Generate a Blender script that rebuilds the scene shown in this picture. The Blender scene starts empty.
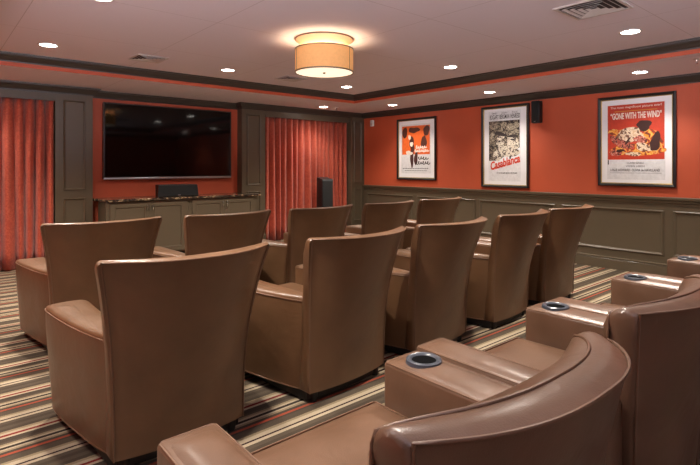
import bpy, bmesh, math, random
from mathutils import Vector, Matrix
random.seed(7)
C = bpy.context.scene.collection
PI = math.pi
# ------------------------------------------------------------------ helpers
def s2l(c):
    return tuple((x/255/12.92 if x/255 <= .04045 else ((x/255+.055)/1.055)**2.4) for x in c)

def new_mat(name):
    m = bpy.data.materials.new(name); m.use_nodes = True
    nt = m.node_tree; b = nt.nodes['Principled BSDF']
    return m, nt, b

def mat(name, rgb, rough=.5, metal=0., var=0., vscale=8., bump=0., bscale=60., spec=None, emit=None, estr=0., coat=0., trans=None, lin=False, detail=3.):
    m, nt, b = new_mat(name)
    col = rgb if lin else s2l(rgb)
    b.inputs['Base Color'].default_value = (*col, 1)
    b.inputs['Roughness'].default_value = rough
    b.inputs['Metallic'].default_value = metal
    if spec is not None: b.inputs['Specular IOR Level'].default_value = spec
    if coat: b.inputs['Coat Weight'].default_value = coat; b.inputs['Coat Roughness'].default_value = .25
    if emit is not None:
        b.inputs['Emission Color'].default_value = (*emit, 1); b.inputs['Emission Strength'].default_value = estr
    tc = nt.nodes.new('ShaderNodeTexCoord')
    if var > 0:
        n = nt.nodes.new('ShaderNodeTexNoise'); n.inputs['Scale'].default_value = vscale; n.inputs['Detail'].default_value = detail
        nt.links.new(tc.outputs['Object'], n.inputs['Vector'])
        r = nt.nodes.new('ShaderNodeMapRange'); r.inputs['From Min'].default_value = .3; r.inputs['From Max'].default_value = .7
        r.inputs['To Min'].default_value = 1-var; r.inputs['To Max'].default_value = 1+var
        nt.links.new(n.outputs['Fac'], r.inputs['Value'])
        v = nt.nodes.new('ShaderNodeVectorMath'); v.operation = 'SCALE'; v.inputs[0].default_value = col
        nt.links.new(r.outputs['Result'], v.inputs['Scale']); nt.links.new(v.outputs[0], b.inputs['Base Color'])
    if bump > 0:
        n2 = nt.nodes.new('ShaderNodeTexNoise'); n2.inputs['Scale'].default_value = bscale; n2.inputs['Detail'].default_value = 4
        nt.links.new(tc.outputs['Object'], n2.inputs['Vector'])
        bp = nt.nodes.new('ShaderNodeBump'); bp.inputs['Strength'].default_value = bump; bp.inputs['Distance'].default_value = .01
        nt.links.new(n2.outputs['Fac'], bp.inputs['Height']); nt.links.new(bp.outputs[0], b.inputs['Normal'])
    return m

def leather(name, rgb, rough=.36):
    m, nt, b = new_mat(name); col = s2l(rgb)
    tc = nt.nodes.new('ShaderNodeTexCoord'); N = nt.nodes.new; L = nt.links.new
    n = N('ShaderNodeTexNoise'); n.inputs['Scale'].default_value = 5; n.inputs['Detail'].default_value = 5; L(tc.outputs['Object'], n.inputs['Vector'])
    r = N('ShaderNodeMapRange'); r.inputs['From Min'].default_value = .3; r.inputs['From Max'].default_value = .7; r.inputs['To Min'].default_value = .84; r.inputs['To Max'].default_value = 1.16
    L(n.outputs['Fac'], r.inputs['Value'])
    v = N('ShaderNodeVectorMath'); v.operation = 'SCALE'; v.inputs[0].default_value = col
    L(r.outputs['Result'], v.inputs['Scale']); L(v.outputs[0], b.inputs['Base Color'])
    r2 = N('ShaderNodeMapRange'); r2.inputs['From Min'].default_value = .3; r2.inputs['From Max'].default_value = .7; r2.inputs['To Min'].default_value = rough-.05; r2.inputs['To Max'].default_value = rough+.08
    L(n.outputs['Fac'], r2.inputs['Value']); L(r2.outputs['Result'], b.inputs['Roughness'])
    g = N('ShaderNodeTexVoronoi'); g.inputs['Scale'].default_value = 260; L(tc.outputs['Object'], g.inputs['Vector'])
    w = N('ShaderNodeTexNoise'); w.inputs['Scale'].default_value = 9; w.inputs['Detail'].default_value = 2; w.inputs['Distortion'].default_value = .6; L(tc.outputs['Object'], w.inputs['Vector'])
    b1 = N('ShaderNodeBump'); b1.inputs['Strength'].default_value = .12; b1.inputs['Distance'].default_value = .002; L(g.outputs['Distance'], b1.inputs['Height'])
    b2 = N('ShaderNodeBump'); b2.inputs['Strength'].default_value = .16; b2.inputs['Distance'].default_value = .02; L(w.outputs['Fac'], b2.inputs['Height'])
    L(b1.outputs[0], b2.inputs['Normal']); L(b2.outputs[0], b.inputs['Normal'])
    b.inputs['Specular IOR Level'].default_value = .5; b.inputs['Coat Weight'].default_value = .2; b.inputs['Coat Roughness'].default_value = .3
    return m

def me_obj(name, verts, faces, m, parent=None, smooth=30., loc=None):
    me = bpy.data.meshes.new(name); me.from_pydata([tuple(v) for v in verts], [], faces); me.update()
    bm = bmesh.new(); bm.from_mesh(me); bmesh.ops.recalc_face_normals(bm, faces=bm.faces[:]); bm.to_mesh(me); bm.free()
    return fin(name, me, m, parent, smooth, loc)
def fin(name, me, m, parent=None, smooth=30., loc=None):
    if smooth:
        me.polygons.foreach_set('use_smooth', [True]*len(me.polygons)); me.set_sharp_from_angle(angle=math.radians(smooth))
    me.materials.append(m)
    o = bpy.data.objects.new(name, me); C.objects.link(o)
    if parent: o.parent = parent
    if loc: o.location = loc
    return o
class MB:
    def __init__(s): s.v = []; s.f = []
    def add(s, v, f):
        n = len(s.v); s.v += [tuple(x) for x in v]; s.f += [tuple(i+n for i in q) for q in f]; return s
    def box(s, a, b):
        x0, y0, z0 = a; x1, y1, z1 = b
        return s.add([(x0,y0,z0),(x1,y0,z0),(x1,y1,z0),(x0,y1,z0),(x0,y0,z1),(x1,y0,z1),(x1,y1,z1),(x0,y1,z1)],
              [(0,3,2,1),(4,5,6,7),(0,1,5,4),(1,2,6,5),(2,3,7,6),(3,0,4,7)])
    def rbox(s, a, b, r=.01, seg=3):
        bm = bmesh.new(); bmesh.ops.create_cube(bm, size=1)
        for v in bm.verts: v.co = Vector([(a[i]+b[i])/2 + v.co[i]*(b[i]-a[i]) for i in range(3)])
        bmesh.ops.bevel(bm, geom=bm.edges[:], offset=r, segments=seg, profile=.5, affect='EDGES')
        bm.verts.index_update(); s.add([v.co.copy() for v in bm.verts], [[v.index for v in f.verts] for f in bm.faces]); bm.free(); return s
    def lathe(s, prof, n=32, c=(0,0,0), closed=False):
        v = []; f = []; k = len(prof)
        for i in range(n):
            a = 2*PI*i/n
            for r, z in prof: v.append((c[0]+r*math.cos(a), c[1]+r*math.sin(a), c[2]+z))
        for i in range(n):
            for j in range(k if closed else k-1):
                f.append((i*k+j, ((i+1) % n)*k+j, ((i+1) % n)*k+(j+1) % k, i*k+(j+1) % k))
        return s.add(v, f)
    def tube(s, pts, r, n=8, closed=False):
        pts = [Vector(p) for p in pts]; m = len(pts); v = []; f = []
        up = Vector((0, 0, 1))
        for i, p in enumerate(pts):
            a = pts[(i-1) % m] if (closed or i > 0) else p; b = pts[(i+1) % m] if (closed or i < m-1) else p
            t = (b-a).normalized(); u = up if abs(t.dot(up)) < .95 else Vector((0, 1, 0))
            x = t.cross(u).normalized(); y = x.cross(t)
            for q in range(n): v.append(p + x*r*math.cos(2*PI*q/n) + y*r*math.sin(2*PI*q/n))
        for i in range(m if closed else m-1):
            for q in range(n): f.append((i*n+q, i*n+(q+1) % n, ((i+1) % m)*n+(q+1) % n, ((i+1) % m)*n+q))
        if not closed: f += [tuple(range(n)), tuple((m-1)*n+q for q in range(n))]
        return s.add(v, f)
    def prism(s, poly, z0, z1):
        n = len(poly)
        return s.add([(x, y, z0) for x, y in poly]+[(x, y, z1) for x, y in poly],
            [tuple(range(n))[::-1], tuple(range(n, 2*n))]+[(i, (i+1) % n, n+(i+1) % n, n+i) for i in range(n)])
    def sweep(s, path, prof, closed=True, side=1):
        # axis-aligned or general plan path swept with profile points (offset to the left*side, z)
        P = [Vector(p) for p in path]; m = len(P); v = []; f = []; k = len(prof)
        for i in range(m):
            a = P[(i-1) % m]; b = P[(i+1) % m]; p = P[i]
            d1 = (p-a).normalized() if (closed or i > 0) else (b-p).normalized()
            d2 = (b-p).normalized() if (closed or i < m-1) else d1
            n1 = Vector((-d1.y, d1.x)); n2 = Vector((-d2.y, d2.x)); mt = (n1+n2); mt = mt/max(1e-6, (1+n1.dot(n2)))
            for o, z in prof: q = p+mt*o*side; v.append((q.x, q.y, z))
        for i in range(m if closed else m-1):
            for j in range(k): f.append((i*k+j, ((i+1) % m)*k+j, ((i+1) % m)*k+(j+1) % k, i*k+(j+1) % k))
        if not closed: f += [tuple(range(k)), tuple((m-1)*k+j for j in range(k))]
        return s.add(v, f)
    def rframe(s, O, U, V, N, w, h, mw=.025, md=.014):
        # mitred moulding rectangle on a wall: O corner, U/V in-plane, N out
        O, U, V, N = map(Vector, (O, U, V, N)); prof = [(0, -.002), (0, md*.55), (mw*.3, md), (mw*.62, md*.8), (mw, md*.15), (mw, -.002)]
        v = []; f = []; k = len(prof)
        for cx, cy in ((0, 0), (1, 0), (1, 1), (0, 1)):
            for a, d in prof:
                x = a if cx == 0 else w-a; y = a if cy == 0 else h-a
                v.append(O+U*x+V*y+N*d)
        for i in range(4):
            for j in range(k): f.append((i*k+j, ((i+1) % 4)*k+j, ((i+1) % 4)*k+(j+1) % k, i*k+(j+1) % k))
        return s.add(v, f)
    def build(s, name, m, parent=None, smooth=30., loc=None): return me_obj(name, s.v, s.f, m, parent, smooth, loc)

def tag(o, label=None, cat=None, group=None, kind=None):
    if label: o['label'] = label
    if cat: o['category'] = cat
    if group: o['group'] = group
    if kind: o['kind'] = kind
    return o
def empty(name, loc=(0,0,0), rz=0.):
    o = bpy.data.objects.new(name, None); o.empty_display_size = .1; C.objects.link(o); o.location = loc; o.rotation_euler = (0, 0, rz); return o
def struct(o): o['kind'] = 'structure'; return o
def copy_tree(o, parent=None):
    c = o.copy(); C.objects.link(c)
    if parent: c.parent = parent
    for ch in list(o.children): copy_tree(ch, c)
    return c

# ------------------------------------------------------------------ materials
M_leather = leather('brown_leather', (98, 70, 47))
M_leather_dark = leather('recliner_leather', (98, 72, 54), .35)
M_pipe = leather('leather_piping', (104, 76, 56), .42)
M_black = mat('black_plinth', (22, 19, 17), .6)
M_orange = mat('terracotta_paint', (191, 85, 53), .55, var=.04, vscale=3, bump=.05, bscale=150)
M_trim = mat('taupe_trim_paint', (89, 78, 62), .34, var=.03, vscale=4)
M_crown_shaded = mat('crown_paint_shaded', (58, 50, 43), .38)  # trim colour darkened: shade under the ceiling put into the paint
M_ceil = None
M_white = mat('white_plastic', (220, 218, 212), .4)
M_metalw = mat('white_metal', (190, 180, 172), .45)
M_dark = mat('speaker_black', (15, 15, 17), .5)
M_grille = mat('speaker_grille_cloth', (15, 16, 17), .85, bump=.4, bscale=600)
M_silver = mat('brushed_silver', (170, 168, 172), .3, 1.)
M_nickel = mat('satin_nickel', (200, 196, 190), .25, 1.)
M_bezel = mat('dark_bezel', (74, 66, 62), .3, .6)
M_frame = mat('black_frame', (28, 24, 22), .35)
M_gold = mat('gold_fillet', (176, 150, 95), .4, .6)
M_matb = mat('mat_board', (242, 243, 246), .8)

def ceiling_mat():
    m, nt, b = new_mat('ceiling_paint'); N = nt.nodes.new; L = nt.links.new
    b.inputs['Roughness'].default_value = .9; b.inputs['Specular IOR Level'].default_value = .2
    tc = N('ShaderNodeTexCoord'); sp = N('ShaderNodeSeparateXYZ'); L(tc.outputs['Object'], sp.inputs[0])
    fac = None
    for ax, off, per in (('X', .61, 1.29), ('Y', .20, 1.25)):
        a = N('ShaderNodeMath'); a.operation = 'SUBTRACT'; a.inputs[1].default_value = off; L(sp.outputs[ax], a.inputs[0])
        d = N('ShaderNodeMath'); d.operation = 'PINGPONG'; d.inputs[1].default_value = per/2; L(a.outputs[0], d.inputs[0])
        l = N('ShaderNodeMath'); l.operation = 'LESS_THAN'; l.inputs[1].default_value = .003; L(d.outputs[0], l.inputs[0])
        if fac: q = N('ShaderNodeMath'); q.operation = 'MAXIMUM'; L(fac, q.inputs[0]); L(l.outputs[0], q.inputs[1]); fac = q.outputs[0]
        else: fac = l.outputs[0]
    mx = N('ShaderNodeMix'); mx.data_type = 'RGBA'; L(fac, mx.inputs['Factor'])
    mx.inputs['A'].default_value = (*s2l((219, 210, 214)), 1); mx.inputs['B'].default_value = (*s2l((190, 178, 178)), 1)
    L(mx.outputs['Result'], b.inputs['Base Color'])
    return m
M_ceil = ceiling_mat()

def carpet_mat():
    m, nt, b = new_mat('striped_carpet'); N = nt.nodes.new; L = nt.links.new
    b.inputs['Roughness'].default_value = .95; b.inputs['Specular IOR Level'].default_value = .1
    tc = N('ShaderNodeTexCoord'); sp = N('ShaderNodeSeparateXYZ'); L(tc.outputs['Object'], sp.inputs[0])
    nz = N('ShaderNodeTexNoise'); nz.inputs['Scale'].default_value = 220; nz.inputs['Detail'].default_value = 2; L(tc.outputs['Object'], nz.inputs['Vector'])
    a = N('ShaderNodeMath'); a.operation = 'MULTIPLY_ADD'; a.inputs[1].default_value = -1/.52; a.inputs[2].default_value = 3.861/.52+10; L(sp.outputs['Y'], a.inputs[0])
    j = N('ShaderNodeMath'); j.operation = 'MULTIPLY_ADD'; j.inputs[1].default_value = .012; L(nz.outputs['Fac'], j.inputs[0]); L(a.outputs[0], j.inputs[2])
    fr = N('ShaderNodeMath'); fr.operation = 'FRACT'; L(j.outputs[0], fr.inputs[0])
    cr = N('ShaderNodeValToRGB'); cr.color_ramp.interpolation = 'CONSTANT'; L(fr.outputs[0], cr.inputs[0])
    G = (106, 93, 78); G2 = (92, 80, 68); CR = (214, 196, 166); TN = (176, 157, 126); DP = (58, 32, 36); OR = (190, 96, 70); DR = (150, 46, 44); DK = (62, 52, 46)
    stops = [(0, OR), (.032, G2), (.06, G), (.15, TN), (.185, CR), (.245, DP), (.268, CR), (.31, G), (.37, G2), (.42, G), (.48, G2), (.53, TN), (.57, CR),
             (.61, DR), (.645, CR), (.68, G2), (.76, G), (.80, TN), (.83, CR), (.86, DK), (.90, CR), (.925, TN), (.955, G2)]
    e = cr.color_ramp.elements; e[0].position = 0; e[0].color = (*s2l(stops[0][1]), 1); e[1].position = .99; e[1].color = (*s2l(G2), 1)
    for p, c in stops[1:]: q = e.new(p); q.color = (*s2l(c), 1)
    n2 = N('ShaderNodeTexNoise'); n2.inputs['Scale'].default_value = 300; n2.inputs['Detail'].default_value = 2; L(tc.outputs['Object'], n2.inputs['Vector'])
    r = N('ShaderNodeMapRange'); r.inputs['From Min'].default_value = .3; r.inputs['From Max'].default_value = .7; r.inputs['To Min'].default_value = .40; r.inputs['To Max'].default_value = .62; L(n2.outputs['Fac'], r.inputs['Value'])
    v = N('ShaderNodeVectorMath'); v.operation = 'SCALE'; L(cr.outputs['Color'], v.inputs[0]); L(r.outputs['Result'], v.inputs['Scale']); L(v.outputs[0], b.inputs['Base Color'])
    bp = N('ShaderNodeBump'); bp.inputs['Strength'].default_value = .5; bp.inputs['Distance'].default_value = .004; L(n2.outputs['Fac'], bp.inputs['Height']); L(bp.outputs[0], b.inputs['Normal'])
    return m
def granite_mat():
    m, nt, b = new_mat('brown_granite'); N = nt.nodes.new; L = nt.links.new
    b.inputs['Roughness'].default_value = .15
    tc = N('ShaderNodeTexCoord'); n = N('ShaderNodeTexNoise'); n.inputs['Scale'].default_value = 14; n.inputs['Detail'].default_value = 6; n.inputs['Roughness'].default_value = .7
    L(tc.outputs['Object'], n.inputs['Vector'])
    cr = N('ShaderNodeValToRGB'); L(n.outputs['Fac'], cr.inputs[0]); e = cr.color_ramp.elements
    e[0].position = .40; e[0].color = (*s2l((30, 24, 22)), 1); e[1].position = .68; e[1].color = (*s2l((205, 190, 160)), 1)
    q = e.new(.52); q.color = (*s2l((70, 55, 45)), 1); q = e.new(.58); q.color = (*s2l((150, 125, 95)), 1)
    L(cr.outputs['Color'], b.inputs['Base Color']); return m
def curtain_mat():
    m, nt, b = new_mat('rust_damask_fabric'); N = nt.nodes.new; L = nt.links.new
    b.inputs['Roughness'].default_value = .55; b.inputs['Sheen Weight'].default_value = .3
    tc = N('ShaderNodeTexCoord'); n = N('ShaderNodeTexNoise'); n.inputs['Scale'].default_value = 26; n.inputs['Detail'].default_value = 3; n.inputs['Distortion'].default_value = 1.5
    L(tc.outputs['Object'], n.inputs['Vector'])
    cr = N('ShaderNodeValToRGB'); L(n.outputs['Fac'], cr.inputs[0]); e = cr.color_ramp.elements
    e[0].position = .46; e[0].color = (*s2l((170, 68, 46)), 1); e[1].position = .56; e[1].color = (*s2l((188, 86, 60)), 1)
    L(cr.outputs['Color'], b.inputs['Base Color']); return m

# ------------------------------------------------------------------ room shell
XL, XR, YB, YF = -.95, 6.90, 7.84, -2.1     # left, right, screen wall, rear wall
ZS, ZC = 2.44, 2.575                          # soffit, tray ceiling
YP = 7.68                                     # pilaster face
P1, P2, P3 = 1.807, 4.138, 4.60
TX0, TX1, TY0, TY1 = .30, 5.65, -.90, 6.48

M_carpet = carpet_mat()
struct(MB().box((XL-.1, YF-.1, -.1), (XR+.1, YB+.1, 0)).build('floor', M_carpet, smooth=0))
struct(MB().box((XR, YF-.1, 0), (XR+.12, YB+.12, 2.9)).build('wall_right', M_orange, smooth=0))
struct(MB().box((XL-.12, 3.2, 0), (XL, YB+.12, 2.9)).box((XL-.12, YF-.12, 0), (XL, 3.2, 1.0)).build('wall_left_fill_gap', M_orange, smooth=0))  # unseen wall; low run added to block fill, gap above lets it in
struct(MB().box((XL-.12, YB, 0), (XR+.12, YB+.12, 2.9)).build('wall_back', M_orange, smooth=0))
struct(MB().box((3.6, YF-.12, 0), (XR+.12, YF, 2.9)).box((XL, YF-.12, 0), (3.6, YF, 1.0)).build('wall_front_fill_gap', M_orange, smooth=0))  # unseen wall shaped for light: gap admits fill, low parapet shields chair backs
ce = MB()
ce.box((TX0-.05, TY0-.05, ZC), (TX1+.05, TY1+.05, ZC+.1))
ce.box((XL, YF, ZS), (TX0, YB, ZC+.1)); ce.box((TX1, YF, ZS), (XR, YB, ZC+.1))
ce.box((TX0, YF, ZS), (TX1, TY0, ZC+.1)); ce.box((TX0, TY1, ZS), (TX1, YB, ZC+.1))
struct(ce.build('ceiling', M_ceil, smooth=0))
tray = [(TX0, TY0), (TX1, TY0), (TX1, TY1), (TX0, TY1)]
struct(MB().sweep(tray, [(-.002, ZS-.001), (.004, ZS-.001), (.004, ZS+.06), (-.002, ZS+.06)]).build('trim_1', M_orange, smooth=0))
struct(MB().sweep(tray, [(-.002, 2.482), (.012, 2.482), (.014, 2.496), (.03, 2.505), (.045, 2.53), (.068, 2.548), (.07, 2.556), (.082, 2.558), (.084, ZC+.001), (-.002, ZC+.001)]).build('trim_2', M_crown_shaded, smooth=20))
room = [(XL, YF), (XR, YF), (XR, YP-.02), (P2, YP-.02), (P2, YB), (P1, YB), (P1, YP-.02), (XL, YP-.02)]
struct(MB().sweep(room, [(-.002, 2.335), (.010, 2.335), (.012, 2.352), (.028, 2.360), (.045, 2.392), (.066, 2.412), (.068, 2.42), (.08, 2.422), (.082, ZS+.001), (-.002, ZS+.001)]).build('trim_3', M_crown_shaded, smooth=20))

# wainscot on the right wall
ws = struct(MB().box((XR-.012, YF, .0), (XR+.002, YP, .96)).build('trim_4', M_trim, smooth=0))
pm = [(6.14+1.38*0-.00, 0)]
y1 = 7.52
k = 0
panels = [(7.50, 6.24), (6.14, 4.86), (4.78, 3.50), (3.40, 2.12), (2.02, .74), (.64, -.64), (-.74, -2.02)]
for a, b_ in panels:
    MB().rframe((XR-.012, a, .255), (0, -1, 0), (0, 0, 1), (-1, 0, 0), a-b_, .555, .034, .020).build('panel_molding', M_trim, ws, 25)
rail = [(-.002, .872), (.016, .872), (.018, .895), (.028, .905), (.030, .93), (.046, .94), (.050, .955), (.050, .970), (.044, .976), (-.002, .976)]
struct(MB().sweep([(XR, YF), (XR, 7.60)], rail, closed=False).build('trim_5', M_trim, smooth=25))
base = [(-.002, -.001), (.024, -.001), (.024, .125), (.018, .135), (.030, .14), (.030, .152), (.018, .160), (-.002, .160)]
struct(MB().sweep([(XR, YF), (XR, YP)], base, closed=False).build('baseboard_right', M_trim, smooth=25))

# pilasters
def pilaster(n, x0, x1, top=ZS-.04):
    root = struct(MB().box((x0, YP, 0), (x1, YB+.002, top)).build('trim_%d' % n, M_trim, smooth=0))
    w = x1-x0; m = .095 if w > .4 else .07
    MB().rframe((x0+m, YP, 1.026), (1, 0, 0), (0, 0, 1), (0, -1, 0), w-2*m, 1.234, .026, .016).build('panel_molding', M_trim, root, 25)
    MB().rframe((x0+m, YP, .25), (1, 0, 0), (0, 0, 1), (0, -1, 0), w-2*m, .665, .026, .016).build('panel_molding', M_trim, root, 25)
    MB().sweep([(x1+.002, YP), (x0-.002, YP)], [(-.002, 0), (.02, 0), (.02, .125), (.026, .13), (.026, .145), (-.002, .155)], closed=False).build('plinth', M_trim, root, 25)
    return root
pilaster(6, XL+.002, -.62); pilaster(7, 1.344, P1); pilaster(8, P2, P3); YP, YK = 7.60, YP; pilaster(9, 6.55, XR, 2.35); YP = YK
# valances over the curtains
for n, a, b_ in ((10, -.62, 1.344), (11, P3, 6.56)):
    m_ = MB().box((a, YP-.005, 2.235), (b_, YP+.03, ZS-.01)); m_.box((a, YP-.013, 2.235), (b_, YP-.003, 2.262))
    struct(m_.build('trim_%d' % n, M_trim, smooth=0))

# ------------------------------------------------------------------ curtains
M_curt = curtain_mat()
def curtain(x0, x1, label, seed):
    rnd = random.Random(seed); nx = int((x1-x0)*260); nz = 10; v = []; f = []
    ph = [0.]; 
    # irregular pleats: integrate a wandering frequency
    fr = 2*PI/.125; cur = 0.; wob = 0.
    amp = []; off = []
    for i in range(nx+1):
        wob = .96*wob+rnd.uniform(-.06, .06); cur += (x1-x0)/nx*fr*(1+.9*wob); ph.append(cur)
        amp.append(.064*(1+.25*math.sin(i*.037+seed))); off.append(.012*math.sin(i*.05+seed*2))
    for jz in range(nz+1):
        t = jz/nz; z = .015+t*(2.265-.015)
        for i in range(nx+1):
            x = x0+(x1-x0)*i/nx
            a = amp[i]*(1-.15*t); c = 1-2*abs(math.sin(ph[i]/2))**.75
            y = 7.758+a*c+off[i]*(1-t)
            x += .008*math.cos(ph[i])*(1-.3*t)+.030*(1-t)*math.sin(i*.045+seed)*(1-abs(2*i/nx-1)**4)
            v.append((x, y, z))
    w = nx+1
    for jz in range(nz):
        for i in range(nx): f.append((jz*w+i, jz*w+i+1, (jz+1)*w+i+1, (jz+1)*w+i))
    o = me_obj('curtain', v, f, M_curt, smooth=80)
    s = o.modifiers.new('cloth_thickness', 'SOLIDIFY'); s.thickness = .003
    return tag(o, label, 'curtain', 'rust curtains hanging beside the screen')
curtain(-.60, 1.33, 'rust red pleated curtain hanging at the aisle side of the television', 3)
curtain(4.61, 5.10, 'narrow gathered rust curtain panel next to the granite cabinet pilaster', 5)
curtain(5.11, 6.535, 'wide rust curtain panel hanging behind the tall black floor speaker', 8)

# ------------------------------------------------------------------ cabinets and counter
M_gran = granite_mat()
def cabinet(x0, x1, label, lock=False):
    r = empty('media_cabinet', ((x0+x1)/2, 7.45, 0)); w = x1-x0; yf = 7.26-7.45; yb = YP-.004-7.45
    MB().box((-w/2, yf+.02, .09), (w/2, yb, .863)).build('body', M_trim, r, 0)
    MB().box((-w/2+.0, yf+.07, 0), (w/2-.0, yb, .09)).build('toe_kick', M_black, r, 0)
    dw = (w-.10)/2
    for sgn in (-1, 1):
        a = -dw-.002 if sgn < 0 else .002; d0 = a; d1 = a+dw
        m = MB(); fr = .062
        m.box((d0, yf, .11), (d0+fr, yf+.02, .845)); m.box((d1-fr, yf, .11), (d1, yf+.02, .845))
        m.box((d0+fr, yf, .11), (d1-fr, yf+.02, .11+fr)); m.box((d0+fr, yf, .845-fr), (d1-fr, yf+.02, .845))
        m.box((d0+fr, yf+.011, .11+fr), (d1-fr, yf+.02, .845-fr))
        m.rframe((d0+fr, yf+.011, .11+fr), (1, 0, 0), (0, 0, 1), (0, -1, 0), dw-2*fr, .735-2*fr, .014, .010)
        door = m.build('door', M_trim, r, 0)
        hx = d1-.035 if sgn < 0 else d0+.035
        MB().tube([(hx, yf, .80), (hx, yf-.016, .80), (hx, yf-.026, .788), (hx, yf-.028, .765), (hx, yf-.026, .742), (hx, yf-.016, .73), (hx, yf, .73)], .0085).build('handle', M_nickel, door, 40)
    if lock:
        MB().lathe([(0, -.006), (.011, -.006), (.011, .0), (0, 0)], 16).build('lock', M_nickel, r, 40, (.03, yf-.006, .69)).rotation_euler = (PI/2, 0, 0)
    return tag(r, label, 'cabinet', 'painted cabinets under the television')
cabinet(1.875, 3.03, 'taupe double-door media cabinet under the black centre speaker')
cabinet(3.034, 4.19, 'taupe double-door media cabinet with a small lock, next to the rust curtain', True)
ct = MB().prism([(P1+.012, YB-.004), (P1+.012, 7.66), (1.845, 7.60), (1.845, 7.30), (1.90, 7.225), (4.24, 7.225), (4.24, YP-.004), (P2-.004, YP-.004), (P2-.004, YB-.004)], .865, .897).build('granite_countertop', M_gran, smooth=0)
bv = ct.modifiers.new('edge', 'BEVEL'); bv.width = .006; bv.segments = 3
tag(ct, 'speckled brown granite countertop across the taupe cabinets', 'countertop')

# television
tv = empty('flat_television', ((1.97+3.98)/2, 7.79, 1.165))
w, h = 2.01, 1.115
M_screen = mat('tv_glass', (9, 7, 7), .06, spec=.32)
MB().rbox((-w/2, -.02, 0), (w/2, .0495, h), .006, 2).build('housing', M_dark, tv)
MB().box((-w/2+.02, -.0235, .035), (w/2-.02, -.0195, h-.018)).build('screen', M_screen, tv, 0)
fm = MB(); fm.box((-w/2, -.027, h-.008), (w/2, -.0, h+.004)); fm.box((-w/2-.004, -.027, 0), (-w/2+.006, 0, h+.004)); fm.box((w/2-.006, -.027, 0), (w/2+.004, 0, h+.004))
fm.build('bezel', M_bezel, tv, 0)
MB().rbox((-w/2, -.034, -.008), (w/2, .0, .022), .004, 2).build('lower_trim', M_silver, tv)
tag(tv, 'large switched-off black flat television with silver edge on the terracotta wall', 'television')

# centre speaker on the counter
cs = empty('centre_speaker', (2.925, 7.50, .898))
def wedge(w0, w1, d, h0, y0):
    return MB().add([(-w0/2, y0, 0), (w0/2, y0, 0), (w1/2, y0+d, 0), (-w1/2, y0+d, 0), (-w0/2+.015, y0+.02, h0), (w0/2-.015, y0+.02, h0), (w1/2, y0+d, h0), (-w1/2, y0+d, h0)],
       [(0,3,2,1), (4,5,6,7), (0,1,5,4), (1,2,6,5), (2,3,7,6), (3,0,4,7)])
b_ = wedge(.63, .54, .24, .178, -.12).build('cabinet_shell', M_dark, cs, 0); bm_ = b_.modifiers.new('b', 'BEVEL'); bm_.width = .008; bm_.segments = 2
MB().add([(-.298, -.127, .012), (.298, -.127, .012), (.286, -.108, .165), (-.286, -.108, .165), (-.298, -.115, .012), (.298, -.115, .012), (.286, -.096, .165), (-.286, -.096, .165)],
    [(0,1,2,3), (4,7,6,5), (0,4,5,1), (1,5,6,2), (2,6,7,3), (3,7,4,0)]).build('grille', M_grille, cs, 0)
MB().box((-.02, -.129, .018), (.02, -.125, .028)).build('badge', M_silver, cs, 0)
tag(cs, 'black centre speaker lying on the granite counter below the television', 'speaker')

# floor speaker before the right curtain
ts = empty('tower_speaker', (5.64, 7.30, 0), math.radians(-12))
m_ = MB(); m_.rbox((-.11, -.13, .035), (.11, .13, 1.10), .012, 3); m_.build('cabinet_shell', M_dark, ts)
MB().add([(-.11, -.13, 1.09), (.11, -.13, 1.09), (.11, .13, 1.09), (-.11, .13, 1.09), (-.105, -.12, 1.115), (.105, -.12, 1.115), (.105, .12, 1.15), (-.105, .12, 1.15)],
     [(0,3,2,1), (4,5,6,7), (0,1,5,4), (1,2,6,5), (2,3,7,6), (3,0,4,7)]).build('sloped_cap', M_dark, ts, 0)
MB().rbox((-.10, -.145, .06), (.10, -.128, 1.08), .006, 2).build('grille', M_grille, ts)
MB().rbox((-.14, -.16, 0), (.14, .16, .036), .008, 2).build('base', M_dark, ts)
tag(ts, 'tall black floor speaker standing before the rust curtain', 'speaker')

# ------------------------------------------------------------------ right-wall things
WALLM = Matrix(((0, 0, -1), (-1, 0, 0), (0, 1, 0)))   # local x -> -Y, y -> Z, z -> -X
def wall_root(name, y, z):
    o = bpy.data.objects.new(name, None); C.objects.link(o); o.empty_display_size = .1
    o.matrix_world = Matrix.Translation((XR-.001, y, z)) @ WALLM.to_4x4(); return o
def loft2(mb, poly, z0, z1):
    return mb.prism(poly, z0, z1)
def text(body, x, y, w, h, m, parent, name='lettering', z=.0145, shear=0., space=1., rot=0., offs=0.):
    cu = bpy.data.curves.new(name, 'FONT'); cu.body = body; cu.size = .1; cu.align_x = 'CENTER'; cu.align_y = 'CENTER'; cu.extrude = .0003; cu.shear = shear; cu.space_character = space
    cu.offset = .0008; cu.resolution_u = 4
    o = bpy.data.objects.new(name, cu); C.objects.link(o); cu.materials.append(m); bpy.context.view_layer.update()
    if offs: cu.offset = offs
    bpy.context.view_layer.update(); me = bpy.data.meshes.new_from_object(o); bpy.data.objects.remove(o); o = bpy.data.objects.new(name, me); C.objects.link(o)
    bpy.context.view_layer.update(); d = o.dimensions; o.parent = parent; o.scale = (w/max(d.x, 1e-4), h/max(d.y, 1e-4), 1); o.location = (x, y, z); o.rotation_euler = (0, 0, rot); return o
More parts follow.
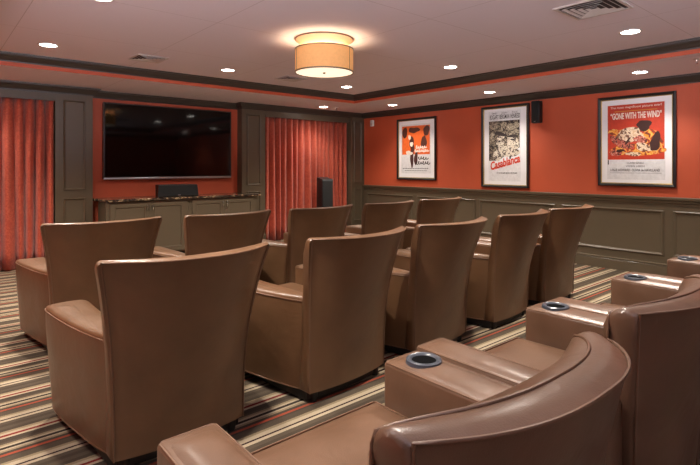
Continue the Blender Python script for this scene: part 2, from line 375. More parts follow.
def blob(cx, cy, rx, ry, seed, n=22, wob=.18, rot=0.):
    r = random.Random(seed); p = []; a1, a2, a3 = (r.uniform(0, 6.28) for _ in range(3))
    for i in range(n):
        a = 2*PI*i/n; q = 1+wob*math.sin(2*a+a1)+wob*.6*math.sin(3*a+a2)+wob*.4*math.sin(5*a+a3)
        x, y = rx*q*math.cos(a), ry*q*math.sin(a); p.append((cx+x*math.cos(rot)-y*math.sin(rot), cy+x*math.sin(rot)+y*math.cos(rot)))
    return p
def flat(name, polys, m, parent, z, t=.0004):
    for i, p in enumerate(polys): o = MB().prism(p, z, z+t+i*.00003).build(name, m, parent, 0)
    return o
def artink(cols, scale, seed=0.):
    m, nt, b = new_mat('abstract_print'); N = nt.nodes.new; L = nt.links.new; b.inputs['Roughness'].default_value = .5
    tc = N('ShaderNodeTexCoord'); mp = N('ShaderNodeMapping'); mp.inputs['Location'].default_value = (seed, seed*.7, 0); L(tc.outputs['Object'], mp.inputs[0])
    n = N('ShaderNodeTexNoise'); n.inputs['Scale'].default_value = scale; n.inputs['Detail'].default_value = 3; n.inputs['Distortion'].default_value = 1.2; L(mp.outputs[0], n.inputs['Vector'])
    cr = N('ShaderNodeValToRGB'); cr.color_ramp.interpolation = 'CONSTANT'; L(n.outputs['Fac'], cr.inputs[0]); e = cr.color_ramp.elements; k = len(cols)
    e[0].position = 0; e[0].color = (*s2l(cols[0]), 1); e[1].position = .64; e[1].color = (*s2l(cols[-1]), 1)
    for i in range(1, k-1): q = e.new(.36+.28*i/(k-1)); q.color = (*s2l(cols[i]), 1)
    L(cr.outputs['Color'], b.inputs['Base Color']); return m
_pm = {}
def ink(rgb):
    if rgb not in _pm: _pm[rgb] = mat('print_ink_%d' % (len(_pm)+1), rgb, .5, var=.08, vscale=30)
    return _pm[rgb]
def poster(y0, y1, z0, z1, label, fw=.036):
    w, h = y0-y1, z1-z0; r = wall_root('framed_poster', (y0+y1)/2, z0)
    m = MB()
    prof = [(0, 0), (0, .034), (fw*.35, .038), (fw*.8, .030), (fw, .018), (fw, 0)]
    def ringm(prof):
        v = []; f = []; k = len(prof)
        for cx, cy in ((0, 0), (1, 0), (1, 1), (0, 1)):
            for a, d in prof: v.append(((a if cx == 0 else w-a)-w/2, a if cy == 0 else h-a, d))
        for i in range(4):
            for j in range(k): f.append((i*k+j, ((i+1) % 4)*k+j, ((i+1) % 4)*k+(j+1) % k, i*k+(j+1) % k))
        return MB().add(v, f)
    ringm(prof).build('frame', M_frame, r, 20)
    ringm([(fw, .006), (fw, .020), (fw+.009, .015), (fw+.009, .006)]).build('fillet', M_gold, r, 20)
    MB().box((-w/2+fw*.5, fw*.5, .002), (w/2-fw*.5, h-fw*.5, .010)).build('mat_board', M_matb, r, 0)
    tag(r, label, 'framed poster', 'framed movie posters on the terracotta wall')
    return r, w, h
# poster 3 (nearest): red and gold print, plain patches in place of the artwork
r, w, h = poster(2.90, 1.99, 1.095, 2.264, 'wide framed red and gold film poster, Gone With The Wind lettered across its top')
pw0, pw1, pz0, pz1 = -.335, .33, .19, 1.055
MB().box((pw0-.008, .09, .0098), (pw1+.008, pz1+.005, .0118)).build('print_sheet', ink((224, 226, 228)), r, 0)
MB().box((pw0, .375-.03, .0118), (pw1, pz1, .0124)).build('print_ground', ink((196, 62, 38)), r, 0)
flat('colour_patch', [blob(.02, .47, .30, .085, 3, wob=.1), blob(.19, .60, .12, .12, 12), blob(-.22, .70, .10, .05, 7)], artink([(120, 60, 36), (196, 62, 38), (222, 150, 52), (236, 190, 96), (206, 110, 50), (226, 200, 160)], 16), r, .0124)
flat('colour_patch', [blob(-.07, .66, .17, .09, 5, wob=.14, rot=.3), blob(.10, .50, .10, .05, 15, wob=.2, rot=-.6), blob(-.02, .415, .08, .03, 25)], artink([(120, 84, 66), (232, 214, 190), (214, 184, 150), (236, 226, 208)], 18, 3), r, .0130)
flat('colour_patch', [blob(-.17, .56, .13, .06, 8, wob=.2, rot=-.5), blob(.06, .60, .07, .05, 44), blob(-.24, .43, .07, .04, 9)], artink([(90, 46, 38), (206, 120, 104), (170, 70, 56), (232, 206, 190)], 26, 5), r, .0134)
flat('colour_patch', [blob(.10, .775, .095, .06, 6, wob=.2, rot=-.3), blob(.23, .56, .06, .11, 10, wob=.2, rot=-.4), blob(-.18, .46, .05, .02, 31), blob(-.09, .58, .05, .016, 32, rot=.9)], ink((62, 34, 30)), r, .0138)
wh = ink((238, 226, 214)); bk = ink((46, 44, 46)); gy = ink((120, 120, 124))
text('The most magnificent picture ever!', 0, 1.02, .60, .036, wh, r, 'tagline')
MB().box((-.25, .965, .0124), (.25, .975, .0128)).build('gold_line', ink((214, 140, 50)), r, 0)
text('\u201cGONE WITH THE WIND\u201d', 0, .905, .60, .085, wh, r, 'title_lettering', offs=.003)
text('CLARK GABLE', 0, .300, .20, .024, gy, r, 'credit_line'); text('VIVIEN LEIGH', 0, .258, .22, .024, gy, r, 'credit_line')
text('LESLIE HOWARD  OLIVIA de HAVILLAND', -.01, .208, .58, .032, bk, r, 'credit_line')
MB().box((-.31, .17, .0118), (.30, .174, .0122)).build('rule_line', gy, r, 0)
MB().box((-.335, .28, .0118), (-.322, .34, .0122)).build('corner_mark', bk, r, 0)
# poster 2: black and cream
r, w, h = poster(4.74, 3.91, 1.022, 2.305, 'tall framed black and cream film poster with red Casablanca lettering')
MB().box((-.29, .10, .0098), (.275, 1.20, .0118)).build('print_sheet', ink((228, 230, 232)), r, 0)
MB().prism([(-.28, .42), (-.10, .42), (.04, .52), (.26, .62), (.26, 1.045), (-.28, 1.045)], .0118, .0124).build('print_ground', artink([(40, 34, 34), (54, 46, 44), (150, 138, 118), (60, 52, 50), (196, 186, 164)], 22, 2), r, 0)
flat('colour_patch', [blob(-.19, .96, .07, .055, 1), blob(-.02, .965, .05, .06, 2), blob(.10, .94, .06, .06, 3), blob(.21, .965, .04, .06, 4), blob(-.22, .80, .05, .06, 5), blob(.14, .845, .10, .035, 13, rot=.4)], artink([(60, 52, 50), (190, 178, 156), (120, 108, 94), (214, 204, 184)], 34, 4), r, .0124)
flat('colour_patch', [blob(-.07, .72, .085, .12, 6), blob(.14, .68, .09, .13, 7), blob(.05, .56, .20, .085, 9, wob=.1), blob(-.13, .50, .08, .07, 19)], artink([(90, 80, 74), (222, 214, 196), (200, 190, 170), (232, 228, 216)], 24, 6), r, .0130)
flat('colour_patch', [blob(-.07, .84, .10, .035, 16, rot=-.2), blob(.14, .745, .035, .014, 17), blob(-.09, .72, .022, .012, 18), blob(.13, .80, .09, .02, 20), blob(.10, .47, .012, .03, 21)], ink((52, 44, 44)), r, .0136)
for s_, x in (('HUMPHREY', -.18), ('INGRID', .0), ('PAUL', .18)): text(s_, x, 1.165, .10, .022, gy, r, 'credit_line')
for s_, x, ww in (('BOGART', -.185, .16), ('BERGMAN', .0, .17), ('HENREID', .185, .16)): text(s_, x, 1.105, ww, .070, bk, r, 'credit_line')
red = ink((214, 64, 34))
text('Casablanca', -.005, .385, .53, .13, red, r, 'title_lettering', shear=.35, rot=math.radians(14), offs=.003)
text('A WARNER BROS. PICTURE', .04, .225, .36, .022, bk, r, 'credit_line')
MB().box((.14, .435, .0124), (.25, .44, .0128)).build('credit_bar', gy, r, 0)
# poster 1: orange block with brown patches and script
r, w, h = poster(6.64, 5.69, 1.103, 2.245, 'framed orange, brown and white film poster nearest the corner of the room')
MB().box((-.37, .12, .0098), (.35, 1.03, .0118)).build('print_sheet', ink((226, 228, 230)), r, 0)
MB().box((-.35, .47, .0118), (.33, 1.00, .0124)).build('print_ground', ink((226, 104, 40)), r, 0)
flat('colour_patch', [blob(-.28, .88, .06, .11, 1, wob=.1), blob(.25, .90, .075, .09, 2, wob=.1), blob(.19, .70, .06, .12, 3), blob(-.05, .92, .12, .06, 4)], ink((84, 44, 34)), r, .0124)
flat('colour_patch', [blob(-.10, .66, .065, .13, 5), blob(-.10, .42, .05, .16, 6), blob(.0, .40, .04, .14, 14)], ink((70, 34, 30)), r, .0130)
flat('colour_patch', [blob(-.16, .79, .03, .05, 7), blob(-.11, .66, .035, .05, 8), blob(-.17, .50, .08, .04, 9)], ink((232, 222, 212)), r, .0136)
def scribble(x0, x1, y, amp, m, name, parent, n=7, seed=0, rr=.008):
    rnd = random.Random(seed); pts = []
    for i in range(n*10+1):
        t = i/(n*10); x = x0+(x1-x0)*t+.02*math.sin(2*PI*n*t+1.2); a = amp*(1.6 if t < .15 else 1)
        pts.append((x, y+a*math.sin(2*PI*n*t)*(.7+.3*math.sin(t*17+seed)), .0142))
    mb = MB().tube(pts, rr, 6); mb.v = [(p[0], p[1], .0138+(p[2]-.0142)*.1+.0004) for p in mb.v]
    return mb.build(name, m, parent, 0)
scribble(.0, .24, .60, .022, wh, 'script_line', r, 5, 1, .010); scribble(-.03, .30, .535, .022, wh, 'script_line', r, 7, 2, .010)
scribble(.05, .28, .40, .030, bk, 'script_line', r, 4, 3); scribble(.0, .32, .315, .030, bk, 'script_line', r, 6, 4)
for yy, a, b2 in ((.205, -.33, .30), (.165, -.28, .29)):
    flat('credit_bar', [[(x, yy), (x+.03, yy), (x+.03, yy+.012), (x, yy+.012)] for x in [a+i*.042 for i in range(int((b2-a)/.042))]], bk if yy > .2 else gy, r, .0118)

# satellite speaker on the wall
sp = empty('wall_speaker', (XR-.09, 3.745, 1.985))
MB().rbox((-.05, -.065, 0), (.05, .065, .325), .012, 3).build('housing', M_dark, sp)
MB().rbox((-.058, -.058, .01), (-.046, .058, .315), .005, 2).build('grille', M_grille, sp)
MB().rbox((.045, -.02, .10), (.089, .02, .22), .004, 2).build('bracket', M_dark, sp)
MB().box((-.0595, -.012, .018), (-.057, .012, .026)).build('badge', M_silver, sp, 0)
tag(sp, 'small black satellite speaker mounted high beside the black and cream poster', 'speaker')
ds = empty('motion_sensor', (XR-.03, 7.33, 2.16))
MB().rbox((-.028, -.04, 0), (.029, .04, .125), .014, 3).build('housing', M_white, ds)
MB().rbox((-.033, -.024, .02), (-.02, .024, .062), .006, 2).build('lens', M_metalw, ds)
tag(ds, 'small white motion sensor high on the terracotta wall by the corner', 'sensor')

# ------------------------------------------------------------------ ceiling fittings
M_lens = mat('lit_lens', (255, 250, 240), .5, emit=(1, .93, .84), estr=38)
M_ring = mat('downlight_ring', (205, 200, 196), .5)
def downlight(x, y, z, label, energy, col=(1, .90, .79), group='recessed lights in the tray ceiling'):
    r = empty('recessed_downlight', (x, y, z))
    MB().lathe([(.074, 0), (.076, -.006), (.086, -.008), (.094, -.006), (.096, 0.001)], 32).build('trim_ring', M_ring, r, 40)
    MB().lathe([(0.0005, -.004), (.065, -.0035), (.075, -.001), (.075, .0)], 28).build('lens', M_lens, r, 40)
    l = bpy.data.lights.new('bulb', 'SPOT'); l.energy = energy; l.color = col; l.spot_size = math.radians(124); l.spot_blend = .75; l.shadow_soft_size = .055
    o = bpy.data.objects.new('bulb', l); C.objects.link(o); o.parent = r; o.location = (0, 0, -.014)
    tag(r, label, 'ceiling light', group); return r
EU, ES = 330, 95
upper = [(.95, 5.78, 'lit round downlight in the tray ceiling nearest the curtain beside the television'),
    (2.93, 5.80, 'lit round downlight in the tray ceiling in front of the television'),
    (4.93, 5.83, 'lit round downlight at the inner corner of the tray ceiling'),
    (4.92, 3.84, 'lit round downlight in the tray ceiling facing the tall black and cream poster'),
    (4.87, 1.77, 'lit round downlight in the tray ceiling beside the large supply vent'),
    (.97, 3.90, 'lit round downlight in the tray ceiling above the aisle end of the middle chairs'),
    (2.93, 1.77, 'lit round downlight in the tray ceiling above the recliner row'),
    (.95, 1.77, 'lit round downlight in the tray ceiling above the aisle beside the recliners')]
for x, y, lb in upper: downlight(x, y, ZC, lb, EU)
soff = [(6.28, 2.18, 'small lit downlight in the soffit above the red and gold poster'),
    (6.28, 4.19, 'small lit downlight in the soffit above the black and cream poster'),
    (6.30, 6.19, 'small lit downlight in the soffit above the orange and white poster'),
    (5.54, 7.20, 'small lit downlight in the soffit above the tall floor speaker'),
    (.36, 7.20, 'small lit downlight in the soffit above the aisle-side curtain'),
    (6.28, .18, 'small lit downlight in the soffit behind the red and gold poster light'),
    (-.33, 2.18, 'small lit downlight in the aisle soffit beside the recliner row'),
    (-.33, 4.19, 'small lit downlight in the aisle soffit beside the front chairs'),
    (-.33, 6.19, 'small lit downlight in the aisle soffit close to the curtain')]
for x, y, lb in soff: downlight(x, y, ZS, lb, ES, group='recessed lights in the lower soffit')

# drum fixture
fx = empty('drum_ceiling_light', (2.93, 3.80, ZC))
M_shade = mat('pleated_shade_fabric', (205, 150, 95), .8, var=.07, vscale=40, emit=(.80, .40, .13), estr=.36)
M_diff = mat('lit_diffuser', (250, 235, 210), .6, emit=(1, .84, .64), estr=1.05)
M_band = mat('bronze_band', (120, 100, 80), .45, .3)
M_cone = mat('upper_shade_fabric', (235, 205, 165), .8, emit=(.8, .45, .2), estr=.03)
R_ = .28
MB().lathe([(R_, -.325), (R_, -.097), (R_-.004, -.097), (R_-.004, -.325)], 56, closed=True).build('lamp_shade', M_shade, fx, 40)
MB().lathe([(R_+.003, -.325), (R_+.003, -.313), (R_-.006, -.313), (R_-.006, -.325)], 56, closed=True).build('lower_band', M_band, fx, 40)
MB().lathe([(R_+.003, -.108), (R_+.003, -.097), (R_-.006, -.097), (R_-.006, -.108)], 56, closed=True).build('upper_band', M_band, fx, 40)
for a in (20, 140, 255):
    a = math.radians(a); MB().box((-.0025, -.0015, -.313), (.0025, .0015, -.108)).build('seam', M_band, fx, 0).matrix_local = Matrix.Rotation(a, 4, 'Z') @ Matrix.Translation((0, -R_-.001, 0))
MB().lathe([(.0005, -.318), (.15, -.319), (R_-.006, -.318), (R_-.006, -.314), (.0005, -.314)], 56).build('diffuser', M_diff, fx, 40)
MB().lathe([(.0005, -.335), (.010, -.333), (.014, -.326), (.012, -.319), (.0005, -.318)], 16).build('finial', M_band, fx, 40)
MB().lathe([(R_-.002, -.010), (.235, -.045), (.195, -.075), (.19, -.075), (.23, -.042), (R_-.006, -.008)], 56).build('canopy_cone', M_cone, fx, 40)
MB().lathe([(R_+.002, -.012), (R_+.002, 0), (R_-.008, 0), (R_-.008, -.012)], 56, closed=True).build('canopy_band', M_band, fx, 40)
MB().lathe([(.012, -.318), (.012, 0)], 12).build('stem', M_band, fx, 40)
for dx, dy in ((.09, .0), (-.045, .078), (-.045, -.078)):
    l = bpy.data.lights.new('bulb', 'POINT'); l.energy = 7; l.color = (1, .76, .50); l.shadow_soft_size = .035
    o = bpy.data.objects.new('bulb', l); C.objects.link(o); o.parent = fx; o.location = (dx, dy, -.20)
tag(fx, 'round tan fabric drum light mounted on the middle of the tray ceiling', 'ceiling light')

# vents
M_ventdark = mat('vent_throat', (60, 48, 42), .8)
def vent(x, y, w, d, label, rz=0.):
    r = empty('air_vent', (x, y, ZC), rz)
    MB().box((-w/2+.01, -d/2+.01, -.002), (w/2-.01, d/2-.01, .0005)).build('backing', M_ventdark, r, 0)
    m = MB(); q = .022
    for k_ in range(1):
        m.box((-w/2, -d/2, -.010), (w/2, -d/2+q, .0)); m.box((-w/2, d/2-q, -.010), (w/2, d/2, 0)); m.box((-w/2, -d/2+q, -.010), (-w/2+q, d/2-q, 0)); m.box((w/2-q, -d/2+q, -.010), (w/2, d/2-q, 0))
    m.build('frame', M_metalw, r, 0)
    n = 4; 
    for k_ in range(1, n+1):
        a, b = w/2-q-(w/2-q)*k_/(n+.6), d/2-q-(d/2-q)*k_/(n+.6); g = .018
        mm = MB()
        v = []; f = []
        for (o_, z_) in ((g, -.012), (0, -.002), (0, -.0035), (g, -.0135)):
            for sx, sy in ((-1, -1), (1, -1), (1, 1), (-1, 1)): v.append((sx*(a+o_), sy*(b+o_), z_))
        for L_ in range(4):
            for c_ in range(4): f.append((L_*4+c_, L_*4+(c_+1) % 4, ((L_+1) % 4)*4+(c_+1) % 4, ((L_+1) % 4)*4+c_))
        mm.add(v, f).build('louver', M_metalw, r, 0)
    tag(r, label, 'air vent', 'ceiling air vents'); return r
vent(3.92, 1.69, .43, .43, 'large square louvered air vent in the tray ceiling beside a downlight')
vent(1.93, 5.76, .34, .34, 'square air vent in the tray ceiling between two downlights before the television')
vent(3.88, 5.78, .34, .34, 'square air vent in the tray ceiling beyond the drum light')
def sprinkler(x, y, label):
    r = empty('fire_sprinkler', (x, y, ZS))
    MB().lathe([(.0005, -.004), (.028, -.004), (.032, 0)], 20).build('escutcheon', M_metalw, r, 40)
    m = MB().lathe([(.006, 0), (.006, -.03), (.003, -.034)], 10); m.tube([(-.006, 0, -.02), (-.013, 0, -.032), (-.004, 0, -.046)], .002, 6); m.tube([(.006, 0, -.02), (.013, 0, -.032), (.004, 0, -.046)], .002, 6)
    m.lathe([(.0005, -.046), (.013, -.046), (.013, -.048), (.0005, -.048)], 14)
    m.build('head', M_nickel, r, 40); tag(r, label, 'sprinkler', 'sprinklers in the soffit')
sprinkler(5.95, 1.54, 'small metal fire sprinkler in the soffit above the red and gold poster')
sprinkler(5.80, 7.16, 'small fire sprinkler in the soffit above the wide curtain panel')

# ------------------------------------------------------------------ seating
def slab_back(parent, name, material, W, YR, z0, z1, TH0, nz=11, ns=22, dome=.016, front_drop=.012, zlo_front=None, pipe=True, seam=0., TOP=None):
    """curved upholstered back. W(z) half width, YR(s,z) rear surface, TH(z) thickness"""
    if TOP is None: TOP = lambda s: 0.
    S = [-1+2*i/ns for i in range(ns+1)]
    def prof(s):
        p = []; dz = TOP(s); TH = lambda z: TH0(z, s)
        for j in range(nz+1):
            z = z0+(z1-z0)*j/nz; p.append((W(z)*s, YR(s, z), z+dz*(j/nz)**3))
        zt = z1+dz; t = TH(z1); yr = YR(s, z1); n = 6
        for j in range(1, n):
            q = j/n; p.append((W(z1)*s, yr+t*q, zt+dome*math.sin(PI*q)**.8-front_drop*q))
        for j in range(nz+1):
            z = z1+(( zlo_front or z0)-z1)*j/nz
            zz = z+dz*max(0, 1-j/nz)**3-(front_drop if j == 0 else 0)
            y = YR(s, max(z, z0))+TH(z)
            if j == 1: y += .012
            if j == 2: y += .010
            p.append((W(z)*s, y, zz))
        return p
    rings = [prof(s) for s in S]
    def cap(r_, sgn):
        cx = sum(p[0] for p in r_)/len(r_); cy = sum(p[1] for p in r_)/len(r_); cz = sum(p[2] for p in r_)/len(r_)
        out = []
        for k_, (ins, o_) in enumerate(((.985, .010), (.90, .016))):
            out.append([(p[0]+sgn*o_, cy+(p[1]-cy)*(ins if k_ == 0 else .80) if False else p[1]+(cyl(r_, p)-p[1])*(.06 if k_ == 0 else .28), p[2]-(.004 if k_ == 0 else .014)*(1 if p[2] > cz else -1)) for p in r_])
        return out
    def cyl(r_, p):   # mid-thickness y at the height of p
        z = min(max(p[2], z0), z1); s = 1; a = r_[0]; 
        best = min(range(nz+1), key=lambda j: abs(r_[j][2]-z)); return r_[best][1]+TH0(r_[best][2], 1)/2
    capL = cap(rings[0], -1); capR = cap(rings[-1], 1)
    allr = [capL[1], capL[0]]+rings+[capR[0], capR[1]]
    v = [p for r_ in allr for p in r_]; k_ = len(rings[0]); f = []
    for i in range(len(allr)-1):
        for j in range(k_): f.append((i*k_+j, (i+1)*k_+j, (i+1)*k_+(j+1) % k_, i*k_+(j+1) % k_))
    # cap ends as quad strips between rear and front chains
    for base_ in (0, (len(allr)-1)*k_):
        a, b = 0, k_-1
        while b-a > 1:
            f.append((base_+a, base_+a+1, base_+b-1, base_+b)); a += 1; b -= 1
    bk_ = me_obj(name, v, f, material, parent, 50)
    if pipe:
        m = MB(); pts = []
        for i in range(8): z = z0+(z1-z0)*i/8; pts.append((-W(z)-.004, YR(-1, z)-.001, z+TOP(-1)*(i/8)**3))
        for s in S: pts.append(((W(z1)+.002)*s, YR(s, z1)-.002, z1+TOP(s)+.003))
        for i in range(8): z = z1-(z1-z0)*(i+1)/8; pts.append((W(z)+.004, YR(1, z)-.001, z+TOP(1)*(1-(i+1)/8)**3))
        m.tube(pts, .0042, 6)
        m.build('piping', M_pipe, bk_, 60)
        if seam > 0:
            m = MB(); t = TH0(z1, 0); q = seam/t
            pts = [(W(z1)*s*(1 if abs(s) < .99 else 1.01), YR(s, z1)+min(seam, TH0(z1, s)*.93), z1+TOP(s)+dome*math.sin(PI*min(.93, seam/TH0(z1, s)))**.8-front_drop*min(.93, seam/TH0(z1, s))+.001) for s in S]
            e0 = pts[0]; e1 = pts[-1]
            pre = [(e0[0]-.010, e0[1]+.004, e0[2]-.16), (e0[0]-.010, e0[1]+.002, e0[2]-.07), (e0[0]-.009, e0[1], e0[2]-.02)]
            post = [(e1[0]+.009, e1[1], e1[2]-.02), (e1[0]+.010, e1[1]+.002, e1[2]-.07), (e1[0]+.010, e1[1]+.004, e1[2]-.16)]
            m.tube(pre+pts+post, .0045, 6).build('top_welt', M_pipe, bk_, 60)
    return bk_

def catmull(pts, n=5, closed=True):
    out = []; m = len(pts)
    for i in range(m):
        p0, p1, p2, p3 = (Vector(pts[(i+k_) % m]) for k_ in (-1, 0, 1, 2))
        for j in range(n):
            t = j/n; out.append(.5*((2*p1)+(-p0+p2)*t+(2*p0-5*p1+4*p2-p3)*t*t+(-p0+3*p1-3*p2+p3)*t**3))
    return [(p.x, p.y) for p in out]

def club_chair():
    r = empty('theater_chair')
    z0, z1 = .065, .955
    q = lambda z: max(0., min(1., (z-z0)/(z1-z0)))
    W = lambda z: .308+.082*q(z)**2.5
    def YR(s, z):
        yc = -.035-.245*q(z)**1.6; ye = -.115*q(z)**2.5
        return yc+(ye-yc)*abs(s)**2.3
    TH = lambda z, s: (.125+.10*(1-q(z)))*(1-.62*abs(s)**4)
    b = slab_back(r, 'backrest', M_leather, W, YR, z0, z1, TH)
    outer = [(.318, -.005), (.345, .07), (.372, .17), (.400, .32), (.427, .50), (.444, .66), (.445, .76), (.425, .83), (.35, .865), (.27, .855), (.240, .80), (.240, .55), (.240, .28), (.250, .08), (.28, .01)]
    pl = catmull(outer, 4)
    for sg in (-1, 1):
        P = [(sg*x, y) for x, y in pl]; cx = sum(p[0] for p in P)/len(P); cy = sum(p[1] for p in P)/len(P); n = len(P)
        lv = [(.066, .93, 0), (.10, .955, 0), (.20, .97, 0), (.35, .99, 0), (.50, 1., 0), (.572, 1., 0), (.590, .99, .008), (.600, .96, .020), (.608, .80, .05), (.612, .5, .0), (.613, .1, 0)]
        v = []; f = []
        for z, sc, _ in lv:
            for x, y in P:
                zz = z-(.012*max(0, (y-.70)/.16)**2 if z > .5 else 0)
                if z <= .5: x_ = cx+(x-cx)*(.55+.45*sc) - sg*.028*(1-min(1, (z-.06)/.45)); y_ = cy+(y-cy)*(1-(1-sc)*.9)
                else: x_ = cx+(x-cx)*sc; y_ = cy+(y-cy)*(1-(1-sc)*.35)
                v.append((x_, y_, zz))
        for L_ in range(len(lv)-1):
            for i in range(n): f.append((L_*n+i, L_*n+(i+1) % n, (L_+1)*n+(i+1) % n, (L_+1)*n+i))
        f += [tuple(range(n)), tuple((len(lv)-1)*n+i for i in range(n))]
        arm = me_obj('arm', v, f, M_leather, r, 50)
        pp = [(v[5*n+i][0]+sg*.001, v[5*n+i][1], v[6*n+i][2]-.004) for i in range(n)]
        m = MB().tube(pp, .0042, 6, closed=True)
        m.build('piping', M_pipe, arm, 60)
        MB().tube([(v[i][0]*1.002, v[i][1], .070) for i in range(n)], .004, 6, closed=True).build('lower_piping', M_pipe, arm, 60)
    MB().rbox((-.26, .02, .066), (.26, .80, .37), .02, 3).build('seat_base', M_leather, r)
    sc_ = MB().rbox((-.238, .10, .34), (.238, .86, .475), .04, 5).build('seat_cushion', M_leather, r)
    pts = [(-.236, .14, .445), (-.236, .84, .445), (-.20, .862, .445), (.20, .862, .445), (.236, .84, .445), (.236, .14, .445)]
    MB().tube(pts, .004, 6).build('piping', M_pipe, sc_, 60)
    pb = catmull([(-.25, .02), (.25, .02), (.31, .12), (.33, .45), (.33, .74), (.25, .79), (-.25, .79), (-.33, .74), (-.33, .45), (-.31, .12)], 3)
    MB().prism(pb, .012, .068).build('plinth', M_black, r, 40)
    for x, y in ((-.26, .03), (.26, .03), (-.31, .70), (.31, .70)):
        MB().lathe([(.0005, 0), (.020, 0), (.028, .066), (.0005, .066)], 14, (x, y, 0)).build('foot', M_black, r, 40)
    return r
chair0 = club_chair()
pos_mid = [(.937, 2.305, 0), (1.965, 2.30, 4), (2.89, 2.335, 3), (3.875, 2.365, 5), (4.765, 2.38, 2)]
lab_mid = ['brown leather theater chair at the aisle end of the middle row, whole back visible',
    'brown leather theater chair second from the aisle end of the middle row',
    'brown leather theater chair in the centre of the middle row of five',
    'brown leather theater chair second from the poster wall in the middle row',
    'brown leather theater chair nearest the poster wall in the middle row']
pos_fr = [(1.0, 3.985, 0), (1.965, 3.95, 3), (2.94, 3.94, 5), (3.885, 3.96, 5), (4.81, 4.0, 4)]
lab_fr = ['brown leather theater chair at the aisle end of the front row, beside the rust curtain',
    'brown leather theater chair second from the aisle end of the front row',
    'brown leather theater chair in the centre of the front row, before the tall floor speaker',
    'brown leather theater chair second from the poster wall in the front row',
    'brown leather theater chair nearest the poster wall in the front row']
first = True
for ps, ls, g in ((pos_mid, lab_mid, 'theater chairs in the middle row'), (pos_fr, lab_fr, 'theater chairs in the front row')):
    for (x, y, a), lb in zip(ps, ls):
        o = chair0 if first else copy_tree(chair0); first = False
        o.location = (x, y, 0); o.rotation_euler = (0, 0, math.radians(a)); tag(o, lb, 'chair', g)

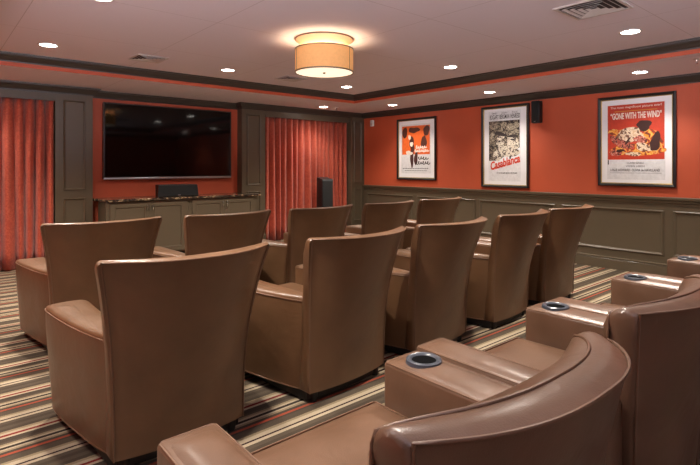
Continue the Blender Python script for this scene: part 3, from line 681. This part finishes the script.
M_cup = mat('cup_holder_plastic', (66, 70, 78), .3)
M_cup_shade = mat('cup_hole_shade', (8, 8, 9), .9, spec=.05)  # flat disc painted black for the shade inside the cup hole
def recliner():
    r = empty('cinema_recliner')
    z0, z1 = .09, .885
    q = lambda z: max(0., min(1., (z-z0)/(z1-z0)))
    W = lambda z: .330+.053*q(z)**1.6
    def YR(s, z):
        yc = .56-.145*q(z)**1.5; ye = .60-.038*q(z)**1.5
        return yc+(ye-yc)*abs(s)**2.6
    TH = lambda z, s: .095+(.065+.06*(1-q(z)))*(1-abs(s)**3)
    slab_back(r, 'backrest', M_leather_dark, W, YR, z0, z1, TH, nz=14, ns=36, dome=.022, front_drop=.02, seam=.088, TOP=lambda s: .018*(1-abs(s)**2.5))
    for sg, x0, x1 in ((-1, -.527, -.352), (1, .337, .527)):
        cupm = sg > 0
        bm = bmesh.new(); bmesh.ops.create_cube(bm, size=1)
        a = (x0, .62, .05); b = (x1, 1.37, .600)
        for v in bm.verts: v.co = Vector([(a[i]+b[i])/2+v.co[i]*(b[i]-a[i]) for i in range(3)])
        bmesh.ops.bevel(bm, geom=[e for e in bm.edges], offset=.014, segments=3, profile=.5, affect='EDGES')
        me = bpy.data.meshes.new('arm'); bm.to_mesh(me); bm.free()
        arm = fin('arm', me, M_leather_dark, r, 40)
        c = ((x0+x1)/2); hw = (x1-x0)/2
        # padded crowned top panel
        v = []; f = []; nx_, ny_ = 8, 16
        for j in range(ny_+1):
            for i in range(nx_+1):
                u, w_ = -1+2*i/nx_, -1+2*j/ny_
                v.append((c+(hw-.008)*u, .995+.365*w_, .592+.022*max(0,1-abs(u)**3.)**.7*max(0,1-abs(w_)**8)**.7))
        for j in range(ny_):
            for i in range(nx_): f.append((j*(nx_+1)+i, j*(nx_+1)+i+1, (j+1)*(nx_+1)+i+1, (j+1)*(nx_+1)+i))
        n0 = len(v)
        v += [(x, y, z-.012) for x, y, z in v[:]]; f += [tuple(i+n0 for i in q_) for q_ in f[:]]
        rim = [i for i in range(nx_+1)]+[(j+1)*(nx_+1)-1 for j in range(1, ny_+1)]+[ny_*(nx_+1)+i for i in range(nx_-1, -1, -1)]+[j*(nx_+1) for j in range(ny_-1, 0, -1)]
        for i in range(len(rim)): a_, b_2 = rim[i], rim[(i+1) % len(rim)]; f.append((a_, b_2, b_2+n0, a_+n0))
        me_obj('arm_pad', v, f, M_leather_dark, arm, 50)
        e = .006
        MB().tube([(x0+e, .64, .596), (x0+e, 1.355, .596), (x0+e+.01, 1.365, .596), (x1-e-.01, 1.365, .596), (x1-e, 1.355, .596), (x1-e, .64, .596)], .0040, 6).build('piping', M_pipe, arm, 60)
        if cupm:
            cup = MB().lathe([(.046, .6155), (.050, .621), (.060, .624), (.067, .620), (.071, .602)], 32, (c+.004, 1.25, 0)).build('cup_holder', M_cup, arm, 40)
            MB().lathe([(.0005, .6150), (.049, .6154)], 32, (c+.004, 1.25, 0)).build('cup_well_shade', M_cup_shade, cup, 40)
    MB().rbox((-.351, .60, .05), (.336, 1.375, .33), .02, 3).build('seat_base', M_leather_dark, r)
    # seat cushion with a gentle crown
    bm = bmesh.new(); v = []; f = []
    nx_, ny_ = 18, 18
    for j in range(ny_+1):
        for i in range(nx_+1):
            u, w_ = -1+2*i/nx_, -1+2*j/ny_
            e = (1-abs(u)**8)*(1-abs(w_)**8)
            v.append((-.0075+.343*u, 1.00+.41*w_, .428+.025*max(0, e)**.5+.012*(1-u*u)*(1-w_*w_)))
    for j in range(ny_):
        for i in range(nx_): f.append((j*(nx_+1)+i, j*(nx_+1)+i+1, (j+1)*(nx_+1)+i+1, (j+1)*(nx_+1)+i))
    n0 = len(v); v += [(x, y, .29) for x, y, z in v[:]]; f += [tuple(i+n0 for i in q_) for q_ in f[:]]
    rim = [i for i in range(nx_+1)]+[(j+1)*(nx_+1)-1 for j in range(1, ny_+1)]+[ny_*(nx_+1)+i for i in range(nx_-1, -1, -1)]+[j*(nx_+1) for j in range(ny_-1, 0, -1)]
    for i in range(len(rim)): a_, b_2 = rim[i], rim[(i+1) % len(rim)]; f.append((a_, b_2, b_2+n0, a_+n0))
    bm.free()
    cu_ = me_obj('seat_cushion', v, f, M_leather_dark, r, 60)
    MB().tube([(-.347, .62, .431), (-.347, 1.405, .431), (-.337, 1.412, .431), (.323, 1.412, .431), (.332, 1.405, .431), (.332, .62, .431)], .004, 6).build('piping', M_pipe, cu_, 60)
    MB().box((-.50, .68, 0), (.50, 1.30, .055)).build('plinth', M_black, r, 0)
    return r
rec0 = recliner()
rl = ['brown leather cinema recliner with its curved back roll filling the foreground',
      'brown leather cinema recliner second from the aisle in the cup holder row',
      'brown leather cinema recliner in the middle of the cup holder row',
      'brown leather cinema recliner one short of the wall end of the cup holder row',
      'brown leather cinema recliner at the poster wall end of the cup holder row']
for i, lb in enumerate(rl):
    o = rec0 if i == 0 else copy_tree(rec0)
    o.location = ((1.005, 0, 0), (2.085, .03, 0), (3.145, .02, 0), (4.20, .01, 0), (5.265, 0, 0))[i]; tag(o, lb, 'recliner', 'cinema recliners in the back row')

# ------------------------------------------------------------------ camera, world, colour
cam = bpy.data.cameras.new('camera'); co = bpy.data.objects.new('camera', cam); C.objects.link(co)
cam.sensor_width = 36; cam.sensor_fit = 'HORIZONTAL'; cam.lens = 497*36/700; cam.shift_y = -66/700; cam.clip_start = .02
co.location = (0, 0, 1.35); co.rotation_euler = (PI/2, 0, -math.radians(40.6))
S = bpy.context.scene; S.camera = co
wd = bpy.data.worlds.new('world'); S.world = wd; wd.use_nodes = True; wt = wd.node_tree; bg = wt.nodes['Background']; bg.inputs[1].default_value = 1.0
# added unseen fill through the wall openings: bright lower half lifts the ceiling
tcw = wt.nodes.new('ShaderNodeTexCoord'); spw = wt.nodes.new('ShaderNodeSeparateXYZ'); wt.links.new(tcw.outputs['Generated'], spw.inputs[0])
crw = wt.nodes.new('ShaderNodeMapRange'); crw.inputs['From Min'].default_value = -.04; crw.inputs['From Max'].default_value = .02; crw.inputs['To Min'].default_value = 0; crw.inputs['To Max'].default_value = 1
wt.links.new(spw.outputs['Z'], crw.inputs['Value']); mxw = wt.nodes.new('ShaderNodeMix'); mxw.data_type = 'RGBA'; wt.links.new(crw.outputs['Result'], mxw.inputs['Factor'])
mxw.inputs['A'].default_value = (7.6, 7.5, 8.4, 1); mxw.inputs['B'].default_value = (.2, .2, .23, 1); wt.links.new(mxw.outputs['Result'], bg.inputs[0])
S.view_settings.view_transform = 'Standard'; S.view_settings.look = 'None'; S.view_settings.gamma = 1; S.view_settings.exposure = 0
S.view_settings.use_curve_mapping = False
S.cycles.max_bounces = 8; S.cycles.diffuse_bounces = 5; S.cycles.use_denoising = True; S.cycles.sample_clamp_indirect = 4
S.cycles.caustics_reflective = False; S.cycles.caustics_refractive = False
